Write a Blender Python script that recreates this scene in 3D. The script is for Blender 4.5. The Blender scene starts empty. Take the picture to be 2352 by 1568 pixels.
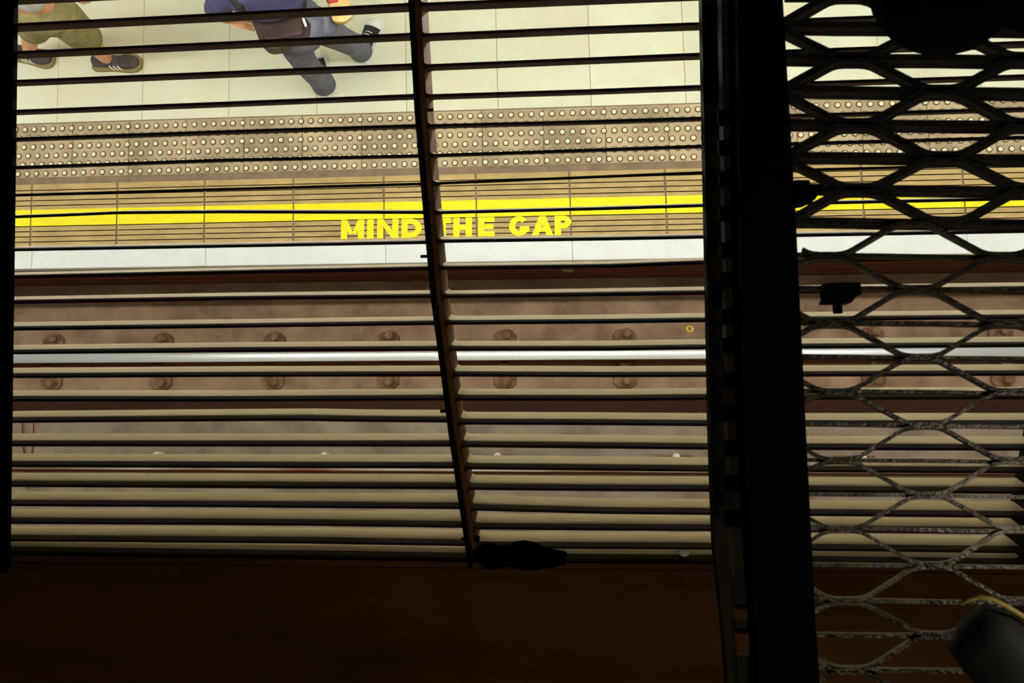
import bpy, math, random
from mathutils import Vector, Matrix
random.seed(7)
SC = bpy.context.scene
COL = SC.collection

# ------------------------------------------------------------------ camera
# Z = 0 is the platform floor, X runs along the platform edge, Y away from the track.
H = 4.934                                   # camera height above the platform
FPX, CX, CY = 1800.0, 1176.0, 784.0         # focal length and centre in pixels of the 2352 x 1568 frame
_vx = Vector((-22200.0 - CX, 970.0 - CY, FPX)) * -1.0
XC = _vx.normalized()
_yo = 948.0 - CY
_xo = -(FPX * FPX + _yo * (970.0 - CY)) / (-22200.0 - CX)
DC = Vector((_xo, _yo, FPX)).normalized()
ZC = -DC
YC = ZC.cross(XC)
ROT = Matrix((XC, YC, ZC))                  # camera axes (right, down, forward) -> world
cam = bpy.data.cameras.new('camera')
cam.sensor_width = 36.0
cam.lens = FPX / 2352.0 * 36.0
cam.clip_start = 0.02
cam.dof.use_dof = True
cam.dof.focus_distance = 4.2
cam.dof.aperture_fstop = 13.0
cam_ob = bpy.data.objects.new('camera', cam)
COL.objects.link(cam_ob)
right, down, fwd = ROT.col[0], ROT.col[1], ROT.col[2]
M = Matrix((right, -down, -fwd)).transposed().to_4x4()
M.translation = Vector((0, 0, H))
cam_ob.matrix_world = M
SC.camera = cam_ob

def P(u, v, Z):
    """world point of height Z on the line of sight of a frame position"""
    d = ROT @ Vector(((u - CX) / FPX, (v - CY) / FPX, 1.0))
    t = (Z - H) / d.z
    return Vector((0, 0, H)) + d * t

# ------------------------------------------------------------------ world, exposure
w = bpy.data.worlds.new('world'); SC.world = w
w.use_nodes = True
w.node_tree.nodes['Background'].inputs[0].default_value = (0.0, 0.0, 0.0, 1)
w.node_tree.nodes['Background'].inputs[1].default_value = 0.0
vs = SC.view_settings
vs.view_transform = 'Standard'; vs.look = 'None'; vs.gamma = 1.0; vs.use_curve_mapping = False
vs.exposure = 0.62
TUBE_STRENGTH = 38.0
TUBE_Y, TUBE_Z = 1.43, 2.66
# weak warm bulb in the dark duct, low on the right beyond the mesh
lt = bpy.data.lights.new('duct_bulb', 'POINT'); lt.energy = 1.15; lt.color = (1.0, 0.93, 0.82); lt.shadow_soft_size = 0.03
lo = bpy.data.objects.new('duct_bulb', lt); COL.objects.link(lo); lo.location = (0.66, -0.13, H - 0.64)
# added fill light for the ledge, unseen, higher up behind the camera
lt2 = bpy.data.lights.new('ledge_fill', 'POINT'); lt2.energy = 20.0; lt2.color = (1.0, 0.86, 0.66); lt2.shadow_soft_size = 0.05
lo2 = bpy.data.objects.new('ledge_fill', lt2); COL.objects.link(lo2); lo2.location = (0.5, -1.5, H + 0.9)

# ------------------------------------------------------------------ materials
def lin(c):
    c = c / 255.0
    return c / 12.92 if c <= 0.04045 else ((c + 0.055) / 1.055) ** 2.4
def rgb(r, g, b): return (lin(r), lin(g), lin(b), 1.0)
MATS = {}
def mat(name, c1, c2=None, scale=6.0, rough=0.7, metal=0.0, bump=0.0, bscale=None, detail=6.0, stretch=(1, 1, 1), spec=0.3, lo_=0.35, hi_=0.65, speck=None, rnd=0.0):
    m = bpy.data.materials.new(name); m.use_nodes = True
    nt = m.node_tree; n = nt.nodes; L = nt.links
    b = n['Principled BSDF']
    b.inputs['Roughness'].default_value = rough; b.inputs['Metallic'].default_value = metal
    b.inputs['Specular IOR Level'].default_value = spec
    c1 = rgb(*c1)
    if c2 is None:
        b.inputs['Base Color'].default_value = c1
    geo = n.new('ShaderNodeNewGeometry')
    mp = n.new('ShaderNodeMapping'); mp.inputs['Scale'].default_value = stretch
    L.new(geo.outputs['Position'], mp.inputs['Vector'])
    if c2 is not None:
        nz = n.new('ShaderNodeTexNoise'); nz.inputs['Scale'].default_value = scale; nz.inputs['Detail'].default_value = detail
        nz.inputs['Roughness'].default_value = 0.62
        L.new(mp.outputs[0], nz.inputs['Vector'])
        r = n.new('ShaderNodeValToRGB'); r.color_ramp.elements[0].position = lo_; r.color_ramp.elements[1].position = hi_
        r.color_ramp.elements[0].color = rgb(*c2); r.color_ramp.elements[1].color = c1
        L.new(nz.outputs[0], r.inputs[0])
        out = r.outputs[0]
        if speck:
            vo = n.new('ShaderNodeTexNoise'); vo.inputs['Scale'].default_value = speck[1]; vo.inputs['Detail'].default_value = 2.0
            L.new(geo.outputs['Position'], vo.inputs['Vector'])
            rr = n.new('ShaderNodeValToRGB'); rr.color_ramp.elements[0].position = speck[2]; rr.color_ramp.elements[1].position = speck[2] + 0.03
            L.new(vo.outputs[0], rr.inputs[0])
            mx = n.new('ShaderNodeMix'); mx.data_type = 'RGBA'
            L.new(rr.outputs[0], mx.inputs[0]); L.new(out, mx.inputs[6]); mx.inputs[7].default_value = rgb(*speck[0])
            out = mx.outputs[2]
        if rnd:
            oi = n.new('ShaderNodeObjectInfo'); mr = n.new('ShaderNodeMapRange')
            mr.inputs[3].default_value = 1 - rnd; mr.inputs[4].default_value = 1 + rnd * .4
            L.new(oi.outputs['Random'], mr.inputs[0])
            hs = n.new('ShaderNodeHueSaturation'); L.new(mr.outputs[0], hs.inputs['Value']); L.new(out, hs.inputs['Color'])
            out = hs.outputs[0]
        L.new(out, b.inputs['Base Color'])
    if bump:
        bn = n.new('ShaderNodeTexNoise'); bn.inputs['Scale'].default_value = bscale or scale * 8; bn.inputs['Detail'].default_value = 4
        L.new(mp.outputs[0], bn.inputs['Vector'])
        bp = n.new('ShaderNodeBump'); bp.inputs['Strength'].default_value = bump; bp.inputs['Distance'].default_value = 0.01
        L.new(bn.outputs[0], bp.inputs['Height']); L.new(bp.outputs[0], b.inputs['Normal'])
    MATS[name] = m
    return m
mat('floor_slab', (232, 232, 208), (226, 220, 190), 2.2, 0.55, speck=((120, 115, 90), 46.0, 0.77), lo_=0.3, hi_=0.62, rnd=.05)
mat('joint', (120, 112, 88))
mat('mortar', (150, 128, 104), (126, 104, 84), 9, 0.9, bump=0.3)
mat('tactile', (206, 184, 148), (158, 138, 110), 3.2, 0.75, bump=0.15, speck=((96, 82, 64), 30.0, 0.76), rnd=.14)
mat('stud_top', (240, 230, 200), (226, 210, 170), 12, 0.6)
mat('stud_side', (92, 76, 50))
mat('coping', (206, 178, 116), (180, 152, 104), 5, 0.75, bump=0.15, stretch=(1, 3, 1), speck=((110, 92, 66), 40.0, 0.76), rnd=.10)
mat('groove', (112, 92, 68), (88, 70, 52), 12, 0.9)
mat('yellow', (252, 238, 8), (238, 216, 6), 14, 0.55, lo_=0.25, hi_=0.5, stretch=(.5, 2, 1))
mat('nosing', (234, 236, 234), (228, 228, 224), 6, 0.55)
mat('face', (104, 42, 18), (66, 26, 11), 5, 0.85, bump=0.3, stretch=(0.25, 1, 4))
mat('bed', (166, 135, 110), (128, 98, 76), 3.4, 0.9, bump=0.35, speck=((220, 214, 196), 55.0, 0.80))
mat('bed_grey', (160, 141, 123), (126, 108, 92), 3.0, 0.9, bump=0.35, speck=((200, 196, 180), 50.0, 0.78))
mat('rail_head', (246, 248, 246), None, rough=0.36, metal=0.45)
mat('rail_rust', (118, 62, 34), (84, 42, 24), 20, 0.85)
mat('chair', (142, 112, 86), (108, 72, 46), 14, 0.85, bump=0.3)
mat('beam', (62, 26, 6), (46, 19, 5), 6, 0.85, stretch=(0.3, 1, 1))
mat('conductor', (226, 218, 204), (150, 92, 56), 0.8, 0.4, 0.4, stretch=(1, 1, 1), detail=2.0)
mat('ceramic', (240, 236, 224), None, rough=0.3)
mat('brass', (236, 196, 84), None, rough=0.4, metal=0.3)
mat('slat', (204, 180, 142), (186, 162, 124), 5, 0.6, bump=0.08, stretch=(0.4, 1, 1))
mat('slat_shade', (48, 23, 8), (33, 15, 5), 9, 0.8)  # dark slat colour carrying the shade of the unlit faces
mat('iron', (124, 84, 44), (88, 56, 28), 16, 0.75, bump=0.2)
mat('black_iron', (14, 10, 7), (9, 6, 4), 14, 0.8, spec=0.15)
mat('mesh_shade', (46, 42, 36), (30, 27, 22), 30, 0.6, 0.3, bump=0.3, bscale=160)  # darker copy of the mesh steel, its lack of light painted in
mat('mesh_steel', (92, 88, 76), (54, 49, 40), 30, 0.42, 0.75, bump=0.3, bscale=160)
mat('ledge', (104, 66, 34), (72, 44, 20), 5, 0.9, bump=0.3, stretch=(0.35, 1, 1))
mat('strip', (58, 48, 30), (40, 32, 20), 20, 0.95, spec=0.1)
mat('duct', (40, 30, 22), (26, 19, 14), 4, 0.9)
mat('lining', (224, 222, 206), (210, 206, 188), 3, 0.5)
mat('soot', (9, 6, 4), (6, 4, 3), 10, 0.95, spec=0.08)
mat('housing', (200, 198, 190), None, rough=0.4)
mat('hose', (52, 49, 42), (30, 29, 26), 14, 0.65)
mat('hose_seam', (170, 150, 76), None, rough=0.6)
mat('skin', (226, 164, 122), (212, 146, 106), 20, 0.55)
mat('hair', (58, 40, 26), (38, 26, 18), 60, 0.7)
mat('denim', (124, 124, 140), (98, 98, 114), 9, 0.85, bump=0.3, bscale=60)
mat('navy', (86, 80, 122), (68, 62, 98), 8, 0.85, bump=0.25, bscale=50)
mat('leather', (76, 58, 54), (52, 40, 38), 8, 0.6)
mat('olive', (158, 148, 100), (128, 118, 78), 10, 0.85, bump=0.3, bscale=60)
mat('pale_top', (206, 206, 200), (188, 190, 186), 8, 0.85)
mat('paper_tan', (232, 204, 138), (216, 184, 116), 12, 0.8)
mat('red', (190, 70, 56), None)
mat('white', (240, 240, 236), None, rough=0.6)
mat('shoe_dark', (92, 84, 84), (70, 62, 60), 26, 0.75)
mat('shoe_black', (44, 40, 38), None, rough=0.7)
mat('sole_tan', (150, 134, 84), None, rough=0.8)
em = bpy.data.materials.new('tube_glow'); em.use_nodes = True
_b = em.node_tree.nodes['Principled BSDF']
_b.inputs['Emission Color'].default_value = (1.0, 1.03, 0.99, 1); _b.inputs['Emission Strength'].default_value = TUBE_STRENGTH
MATS['tube_glow'] = em

# ------------------------------------------------------------------ mesh helpers
class MB:
    def __init__(s): s.v = []; s.f = []; s.m = []
    def add(s, vs_, fs, mi=0):
        o = len(s.v); s.v += [tuple(p) for p in vs_]
        for f in fs: s.f.append(tuple(i + o for i in f)); s.m.append(mi)
        return s
    def box(s, a, b, mi=0, bev=0.0):
        x0, y0, z0 = a; x1, y1, z1 = b
        if bev <= 0:
            return s.add([(x0,y0,z0),(x1,y0,z0),(x1,y1,z0),(x0,y1,z0),(x0,y0,z1),(x1,y0,z1),(x1,y1,z1),(x0,y1,z1)],
                         [(3,2,1,0),(4,5,6,7),(0,1,5,4),(1,2,6,5),(2,3,7,6),(3,0,4,7)], mi)
        e = bev                              # top edges chamfered
        return s.add([(x0,y0,z0),(x1,y0,z0),(x1,y1,z0),(x0,y1,z0),(x0,y0,z1-e),(x1,y0,z1-e),(x1,y1,z1-e),(x0,y1,z1-e),
                      (x0+e,y0+e,z1),(x1-e,y0+e,z1),(x1-e,y1-e,z1),(x0+e,y1-e,z1)],
                     [(3,2,1,0),(0,1,5,4),(1,2,6,5),(2,3,7,6),(3,0,4,7),(4,5,9,8),(5,6,10,9),(6,7,11,10),(7,4,8,11),(8,9,10,11)], mi)
    def hexa(s, p, mi=0):                     # 8 corners: bottom ring, top ring
        return s.add(p, [(3,2,1,0),(4,5,6,7),(0,1,5,4),(1,2,6,5),(2,3,7,6),(3,0,4,7)], mi)
    def prism(s, prof, x0, x1, mi=0):         # (y, z) outline swept along X
        n = len(prof)
        vv = [(x0, y, z) for y, z in prof] + [(x1, y, z) for y, z in prof]
        fs = [(i, (i + 1) % n, n + (i + 1) % n, n + i) for i in range(n)]
        return s.add(vv, fs + [tuple(range(n - 1, -1, -1)), tuple(range(n, 2 * n))], mi)
    def cyl(s, c, axis, r, h, n=12, mi=0, r2=None):
        a = Vector(axis).normalized(); q = a.orthogonal().normalized(); t = a.cross(q); c = Vector(c)
        r2 = r if r2 is None else r2
        vv = [c + (q * math.cos(2*math.pi*i/n) + t * math.sin(2*math.pi*i/n)) * r for i in range(n)]
        vv += [c + a * h + (q * math.cos(2*math.pi*i/n) + t * math.sin(2*math.pi*i/n)) * r2 for i in range(n)]
        return s.add(vv, [(i, (i+1) % n, n + (i+1) % n, n + i) for i in range(n)] + [tuple(range(n-1, -1, -1)), tuple(range(n, 2*n))], mi)
    def lathe(s, c, prof, n=16, mi=0, axis=(0,0,1)):   # (r, h) profile
        a = Vector(axis).normalized(); q = a.orthogonal().normalized(); t = a.cross(q); c = Vector(c)
        vv = []
        for r, h in prof:
            for i in range(n):
                vv.append(c + a * h + (q * math.cos(2*math.pi*i/n) + t * math.sin(2*math.pi*i/n)) * r)
        fs = []
        for k in range(len(prof) - 1):
            for i in range(n): fs.append((k*n + i, k*n + (i+1) % n, (k+1)*n + (i+1) % n, (k+1)*n + i))
        fs.append(tuple(range(n-1, -1, -1))); fs.append(tuple(range((len(prof)-1)*n, len(prof)*n)))
        return s.add(vv, fs, mi)
    def tube(s, pts, r, n=8, mi=0, squash=None):
        pts = [Vector(p) for p in pts]; rr = r if isinstance(r, (list, tuple)) else [r] * len(pts)
        vv = []; up = Vector((0, 0, 1))
        for i, p in enumerate(pts):
            d = (pts[min(i+1, len(pts)-1)] - pts[max(i-1, 0)]).normalized()
            if i == 0:
                q = d.cross(up)
                if q.length < 1e-4: q = d.orthogonal()
            else: q = q - d * q.dot(d)       # carried along, no twist
            q.normalize(); t = q.cross(d)
            for k in range(n):
                a = 2*math.pi*k/n
                vv.append(p + q * (math.cos(a) * rr[i]) + t * (math.sin(a) * rr[i] * (squash or 1.0)))
        fs = []
        for i in range(len(pts) - 1):
            for k in range(n): fs.append((i*n + k, i*n + (k+1) % n, (i+1)*n + (k+1) % n, (i+1)*n + k))
        fs.append(tuple(range(n-1, -1, -1))); fs.append(tuple(range((len(pts)-1)*n, len(pts)*n)))
        return s.add(vv, fs, mi)
    def build(s, name, mats, parent=None, smooth=False):
        me = bpy.data.meshes.new(name); me.from_pydata(s.v, [], s.f); me.update()
        for k in ([mats] if isinstance(mats, str) else mats): me.materials.append(MATS[k])
        me.polygons.foreach_set('material_index', s.m)
        if smooth: me.polygons.foreach_set('use_smooth', [True] * len(me.polygons))
        import bmesh
        bm = bmesh.new(); bm.from_mesh(me); bmesh.ops.recalc_face_normals(bm, faces=bm.faces); bm.to_mesh(me); bm.free()
        o = bpy.data.objects.new(name, me); COL.objects.link(o)
        if parent: o.parent = parent
        return o
def tag(o, label=None, cat=None, group=None, kind=None):
    if label: o['label'] = label
    if cat: o['category'] = cat
    if group: o['group'] = group
    if kind: o['kind'] = kind
    return o
def empty(name, label, cat, loc=(0, 0, 0), group=None):
    o = bpy.data.objects.new(name, None); COL.objects.link(o); o.location = loc; o.empty_display_size = 0.05
    return tag(o, label, cat, group)
def inst(src, name, parent, loc):
    o = bpy.data.objects.new(name, src.data); COL.objects.link(o); o.parent = parent; o.location = loc
    return o
SK = -0.024                                   # the paving joints run very slightly skew to the edge
def sx(x, y): return x + SK * (y - 1.5)

# ------------------------------------------------------------------ platform floor
XL, XR = -8.0, 7.4                          # run of the tunnel
TL, TR = -4.6, 3.9                          # run of the paving built piece by piece
flo = MB().box((XL, 0.99, -0.30), (XR, 4.05, -0.006)).build('floor', 'mortar')
tag(flo, kind='structure')
def slab(name, x0, x1, y0, y1, m, z0=-0.03, z1=0.0, gap=0.003, bev=0.0015, parent=flo):
    g = gap
    p = []
    for z, e in ((z0, 0), (z1 - bev, 0), (z1, bev)):
        p += [(sx(x0, y0) + g + e, y0 + g + e, z), (sx(x1, y0) - g - e, y0 + g + e, z), (sx(x1, y1) - g - e, y1 - g - e, z), (sx(x0, y1) + g + e, y1 - g - e, z)]
    fs = [(3, 2, 1, 0), (8, 9, 10, 11)]
    for k in (0, 4):
        for i in range(4): fs.append((k + i, k + (i+1) % 4, k + 4 + (i+1) % 4, k + 4 + i))
    return MB().add(p, fs).build(name, m, parent)
# big cream slabs, 0.605 m wide
for r, (ya, yb) in enumerate(((1.975, 2.875), (2.875, 3.775))):
    for i in range(-5, 14):
        x0 = -2.88 + 0.605 * i
        if x0 < TL - .6 or x0 > TR: continue
        slab('floor_slab', x0, x0 + 0.605, ya, yb, 'floor_slab', z1=random.uniform(-0.001, 0.0005), gap=0.0014)
# tactile tiles with six offset rows of studs
def studs_mesh():
    b = MB()
    for r in range(6):
        for i in range(6):
            cx = 0.4 * ((i + (0.84 if r % 2 == 0 else 0.34)) / 6.0); cy = -0.4 * (0.105 + 0.163 * r) * 0.955
            n = 10
            vv = []
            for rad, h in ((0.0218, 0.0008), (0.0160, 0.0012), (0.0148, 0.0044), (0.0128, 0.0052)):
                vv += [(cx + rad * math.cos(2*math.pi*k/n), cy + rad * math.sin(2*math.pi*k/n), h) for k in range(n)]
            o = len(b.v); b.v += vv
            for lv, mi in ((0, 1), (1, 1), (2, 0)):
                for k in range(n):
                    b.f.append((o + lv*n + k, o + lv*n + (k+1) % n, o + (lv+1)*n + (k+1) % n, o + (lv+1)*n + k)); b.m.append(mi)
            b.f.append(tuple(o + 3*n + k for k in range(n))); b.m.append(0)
    return b
stud0 = None
for i in range(-4, 22):
    x0 = -3.769 + 0.4 * i
    if x0 < TL - .4 or x0 > TR: continue
    dz = random.uniform(-0.0015, 0.0005)
    t = slab('tactile_tile', x0 + 0.006 * 0, x0 + 0.4, 1.592, 1.972, 'tactile', z1=dz, gap=0.0028, bev=0.002)
    if stud0 is None:
        stud0 = studs_mesh().build('blister_studs', ['stud_top', 'stud_side'], t); stud0.location = (sx(x0, 1.79), 1.972, 0.0)
        so = stud0
    else:
        so = inst(stud0, 'blister_studs', t, (sx(x0, 1.79), 1.972, dz))
    so['kind'] = 'stuff'
# ribbed coping slabs with open grooves
def coping(x0, x1):
    b = MB(); g = 0.007; y0, y1 = 1.108, 1.546
    ys = [1.505 - 0.0355 * k for k in range(11)]
    gw = 0.0034
    edges = [(y1, 0.0, 0)]
    prof = [(y1, -0.03), (y1, 0.0)]; mi = [0, 0]
    for y in ys:
        prof += [(y + gw, 0.0), (y + gw * 0.5, -0.006), (y - gw * 0.5, -0.006), (y - gw, 0.0)]
    prof += [(y0, 0.0), (y0, -0.03)]
    n = len(prof)
    vv = [(sx(x0, y) + g, y, z) for y, z in prof] + [(sx(x1, y) - g, y, z) for y, z in prof]
    b.v = vv
    for k in range(n):
        k2 = (k + 1) % n
        b.f.append((k, k2, n + k2, n + k))
        b.m.append(1 if (prof[k][1] < -0.001 and prof[k][1] > -0.02) or (prof[k2][1] < -0.001 and prof[k2][1] > -0.02) else 0)
    b.f += [tuple(range(n-1, -1, -1)), tuple(range(n, 2*n))]; b.m += [0, 0]
    return b.build('coping_slab', ['coping', 'groove'], flo)
for i in range(-3, 13):
    x0 = -3.041 + 0.606 * i
    if x0 < TL - .6 or x0 > TR: continue
    coping(x0, x0 + 0.606)
for i in range(-3, 6):                       # white painted nosing
    x0 = -2.425 + 1.209 * i
    if x0 < TL - 1.2 or x0 > TR: continue
    slab('nosing_slab', x0, x0 + 1.209, 0.966, 1.104, 'nosing', z0=-0.07, gap=0.0012, bev=0.004)
# continuous yellow line, painted, broken only at the slab joints
for i in range(-3, 13):
    x0 = -3.041 + 0.606 * i
    if x0 < TL - .6 or x0 > TR: continue
    b = MB(); a0, a1 = sx(x0, 1.31) + 0.0045, sx(x0 + .606, 1.31) - 0.0045
    b.box((a0, 1.259, -0.004), (a1, 1.371, 0.0022), bev=0.001)
    b.build('yellow_line', 'yellow', flo)

# lettering
def quad(b, p, z0, z1):
    z1 = z1 + 0.00012 * (len(b.f) // 6)
    b.hexa([(x, y, z0) for x, y in p] + [(x, y, z1) for x, y in p])
def arc(b, cx, cy, rx, ry, tx, ty, a0, a1, z0, z1, n=10):
    for k in range(n):
        t0 = math.radians(a0 + (a1 - a0) * k / n); t1 = math.radians(a0 + (a1 - a0) * (k + 1) / n)
        quad(b, [(cx + rx*math.cos(t0), cy + ry*math.sin(t0)), (cx + rx*math.cos(t1), cy + ry*math.sin(t1)),
                 (cx + (rx-tx)*math.cos(t1), cy + (ry-ty)*math.sin(t1)), (cx + (rx-tx)*math.cos(t0), cy + (ry-ty)*math.sin(t0))], z0, z1)
def letter(ch, w_, h_, s_):
    b = MB(); z0, z1 = 0.0, 0.0022
    R_ = lambda x0, y0, x1, y1: quad(b, [(x0, y0), (x1, y0), (x1, y1), (x0, y1)], z0, z1)
    Q = lambda *p: quad(b, list(p), z0, z1)
    if ch == 'M':
        R_(0, 0, s_, h_); R_(w_ - s_, 0, w_, h_)
        Q((0, h_), (w_*.5 - s_*.5, h_*.24), (w_*.5 + s_*.1, h_*.30), (s_*1.0, h_)); Q((w_*.5 - s_*.1, h_*.30), (w_*.5 + s_*.5, h_*.24), (w_, h_), (w_ - s_, h_))
    elif ch == 'I': R_(0, 0, w_, h_)
    elif ch == 'N':
        R_(0, 0, s_, h_); R_(w_ - s_, 0, w_, h_); Q((0, h_), (w_ - s_, 0), (w_, 0), (s_, h_))
    elif ch == 'D':
        R_(0, 0, s_, h_); R_(s_*.9, 0, w_*.5, s_*.85); R_(s_*.9, h_ - s_*.85, w_*.5, h_)
        arc(b, w_*.45, h_*.5, w_*.55, h_*.5, s_, s_*.85, -90, 90, z0, z1)
    elif ch == 'T': R_(w_*.5 - s_*.5, 0, w_*.5 + s_*.5, h_); R_(0, h_ - s_*.85, w_, h_)
    elif ch == 'H': R_(0, 0, s_, h_); R_(w_ - s_, 0, w_, h_); R_(s_*.9, h_*.5 - s_*.4, w_ - s_*.9, h_*.5 + s_*.4)
    elif ch == 'E':
        R_(0, 0, s_, h_); R_(s_*.9, 0, w_, s_*.8); R_(s_*.9, h_ - s_*.8, w_, h_); R_(s_*.9, h_*.5 - s_*.38, w_*.93, h_*.5 + s_*.38)
    elif ch == 'G':
        arc(b, w_*.5, h_*.5, w_*.5, h_*.52, s_, s_*.85, 42, 345, z0, z1, 18); R_(w_*.52, h_*.5 - s_*.75, w_, h_*.5 - s_*.0); R_(w_ - s_, h_*.2, w_, h_*.46)
    elif ch == 'A':
        Q((0, 0), (s_*1.05, 0), (w_*.5 + s_*.52, h_), (w_*.5 - s_*.52, h_)); Q((w_ - s_*1.05, 0), (w_, 0), (w_*.5 + s_*.52, h_), (w_*.5 - s_*.52, h_))
        R_(w_*.22, h_*.2, w_*.78, h_*.2 + s_*.7)
    elif ch == 'P':
        R_(0, 0, s_, h_); R_(s_*.9, h_ - s_*.8, w_*.55, h_); R_(s_*.9, h_*.34, w_*.55, h_*.34 + s_*.8)
        arc(b, w_*.5, h_*.67, w_*.5, h_*.33, s_, s_*.8, -90, 90, z0, z1)
    return b
UP = 365.0
for ch, u0, u1 in (('M',783,836),('I',843,858),('N',866,915),('D',922,969),('T',998,1036),('H',1041,1084),('E',1098,1136),('G',1169,1216),('A',1221,1271),('P',1274,1313)):
    v = 548 - (u0 - 783) * 0.0135
    a = P(u0, v, 0); c = P(u1, v, 0)
    o = letter(ch, c.x - a.x, 0.126, 0.041).build('painted_letter', 'yellow', flo)
    o.location = (a.x, 1.131, 0.0)

# platform face and track
pf = MB()
pf.box((XL, 1.02, -1.02), (XR, 1.06, -0.30))
pfo = pf.build('wall_platform_face', 'face'); tag(pfo, kind='structure')
for k in range(4):
    MB().box((XL, 1.0 - 0.002 * k, -0.30 - 0.17 * (k + 1) + 0.006), (XR, 1.03, -0.30 - 0.17 * k), bev=0.004).build('face_board', 'face', pfo)
BED = -0.86
tb = MB()
tb.prism([(1.05, BED - .2), (1.05, BED + .02), (0.86, BED + 0.01), (0.62, BED), (0.115, BED), (0.115, BED - .2)], XL, XR, 0)
tb.prism([(0.115, BED - .24), (0.115, BED - .10), (0.0, BED - .10), (0.0, BED - 0.04), (-0.5, BED - .03), (-1.9, BED - .03), (-1.9, BED - .24)], XL, XR, 1)
tbo = tb.build('track_bed', ['bed', 'bed_grey']); tag(tbo, kind='structure')
wt = MB().prism([(-1.9, -1.1), (-1.98, 0.2), (-1.86, 1.35), (-1.42, 2.25), (-0.80, 2.78), (-0.62, 2.88), (-0.66, 2.94), (-0.86, 2.86), (-1.55, 2.34), (-2.0, 1.4), (-2.12, 0.2), (-2.05, -1.1)], XL, XR)
tag(wt.build('wall_track', 'lining'), kind='structure')
cl = MB().prism([(0.93, 3.53), (1.45, 3.62), (2.1, 3.56), (2.8, 3.25), (3.4, 2.72), (3.85, 1.95), (4.02, 1.0), (4.02, -0.1), (4.15, -0.1), (4.15, 1.0), (3.97, 2.0), (3.5, 2.82), (2.86, 3.38), (2.12, 3.70), (1.45, 3.76), (0.93, 3.66)], XL, XR)
tag(cl.build('ceiling', 'lining'), kind='structure')

def rail(name, y, ztop, head, label, hm, w_=0.068):
    e = empty(name, label, 'rail', (0, y, ztop - 0.15))
    r = w_ / 2
    pr = [(-r, -0.03), (-r, -0.010), (-r*.86, -0.0045), (-r*.6, -0.0017), (-r*.3, -0.0004), (0, 0), (r*.3, -0.0004), (r*.6, -0.0017), (r*.86, -0.0045), (r, -0.010), (r, -0.03)]
    hb = MB().prism([(a, b_ + .15) for a, b_ in pr], XL, XR).build('rail_head', hm, e)
    for p in hb.data.polygons: p.use_smooth = abs(p.normal.x) < .5 and p.normal.z > 0.3
    MB().prism([(-.009, -.12 + .15), (-.009, -.03 + .15), (.009, -.03 + .15), (.009, -.12 + .15)], XL, XR).build('rail_web', 'rail_rust', e)
    MB().prism([(-.06, 0), (-.06, .012), (-.012, .03), (.012, .03), (.06, .012), (.06, 0)], XL, XR).build('rail_foot', 'rail_rust', e)
    return e
RY = 0.412
rail('running_rail', RY, -0.652, None, 'bright worn running rail nearest the platform', 'rail_head')
rail('running_rail', -1.03, -0.652, None, 'running rail beyond the centre conductor rail, hidden by the lowest slats', 'rail_head')

# rail chairs every 0.88 m
ORD = ['leftmost', 'second from the left', 'third from the left', 'fourth from the left', 'fifth from the left', 'sixth from the left', 'seventh from the left', 'eighth from the left', 'ninth from the left']
def chair(x):
    e = empty('rail_chair', 'rusty bolted chair under the bright rail, ' + ORD[0], 'rail chair', (x, RY, BED), 'rail chairs under the bright running rail')
    a = MB(); oc = [(-.085, -.20), (-.05, -.235), (.05, -.235), (.085, -.20), (.085, .165), (.05, .20), (-.05, .20), (-.085, .165)]
    a.add([(x_, y_, 0) for x_, y_ in oc] + [(x_ * .95, y_ * .97, .022) for x_, y_ in oc], [tuple(range(7, -1, -1)), tuple(range(8, 16))] + [(k, (k+1) % 8, 8 + (k+1) % 8, 8 + k) for k in range(8)])
    a.build('base_plate', 'chair', e)
    for s in (-1, 1):
        j = MB(); j.add([(-.05, s*.055, .02), (.05, s*.055, .02), (.05, s*.15, .02), (-.05, s*.15, .02), (-.04, s*.05, .09), (.04, s*.05, .09), (.03, s*.085, .085), (-.03, s*.085, .085)],
                        [(3,2,1,0),(4,5,6,7),(0,1,5,4),(1,2,6,5),(2,3,7,6),(3,0,4,7)])
        j.build('jaw', 'chair', e)
    for y in (-.18, .165):
        q = MB(); q.lathe((0.015, y, .02), [(.046, 0), (.046, .010), (.034, .012), (.034, .036), (.026, .046), (.010, .048)], 14)
        q.build('bolt', 'chair', e, smooth=False)
    return e
proto = None
kids = None
for i in range(0, 9):
    x = P(890, 872, BED + .02).x + 0.882 * (i - 3)
    if proto is None:
        proto = chair(x); kids = list(proto.children)
    else:
        c = proto.copy(); COL.objects.link(c); c.location.x = x; c['label'] = 'rusty bolted chair under the bright rail, ' + ORD[i]
        for k in kids:
            d = k.copy(); COL.objects.link(d); d.parent = c
bmx = MB(); bmx.box((XL, -0.012, BED - .11), (XR, 0.108, BED + 0.005), bev=.006)
tag(bmx.build('timber_beam', 'beam'), 'dark rust brown beam running along the track past the rail bolts', 'beam')

cr = rail('conductor_rail', -0.375, -0.60, None, 'centre conductor rail on white insulators between the running rails', 'conductor', 0.07)
for i in range(0, 5):
    x = -3.14 + 1.285 * i
    g = empty('insulator', 'white ceramic insulator under the centre conductor rail, ' + ORD[i], 'insulator', (x, -0.375, BED - .03), 'insulators under the conductor rail')
    MB().box((-.14, -.07, 0), (.14, .07, .02), bev=.006).build('foot_plate', 'chair', g)
    MB().lathe((0, 0, .02), [(.05, 0), (.055, .02), (.042, .03), (.055, .045), (.042, .055), (.052, .07), (.03, .085)], 16).build('ceramic_body', 'ceramic', g, smooth=True)
    MB().lathe((0.02, .062, .0), [(.026, 0), (.027, .10), (.022, .135), (.008, .145)], 14).build('ceramic_cap', 'ceramic', g, smooth=True)
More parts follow.
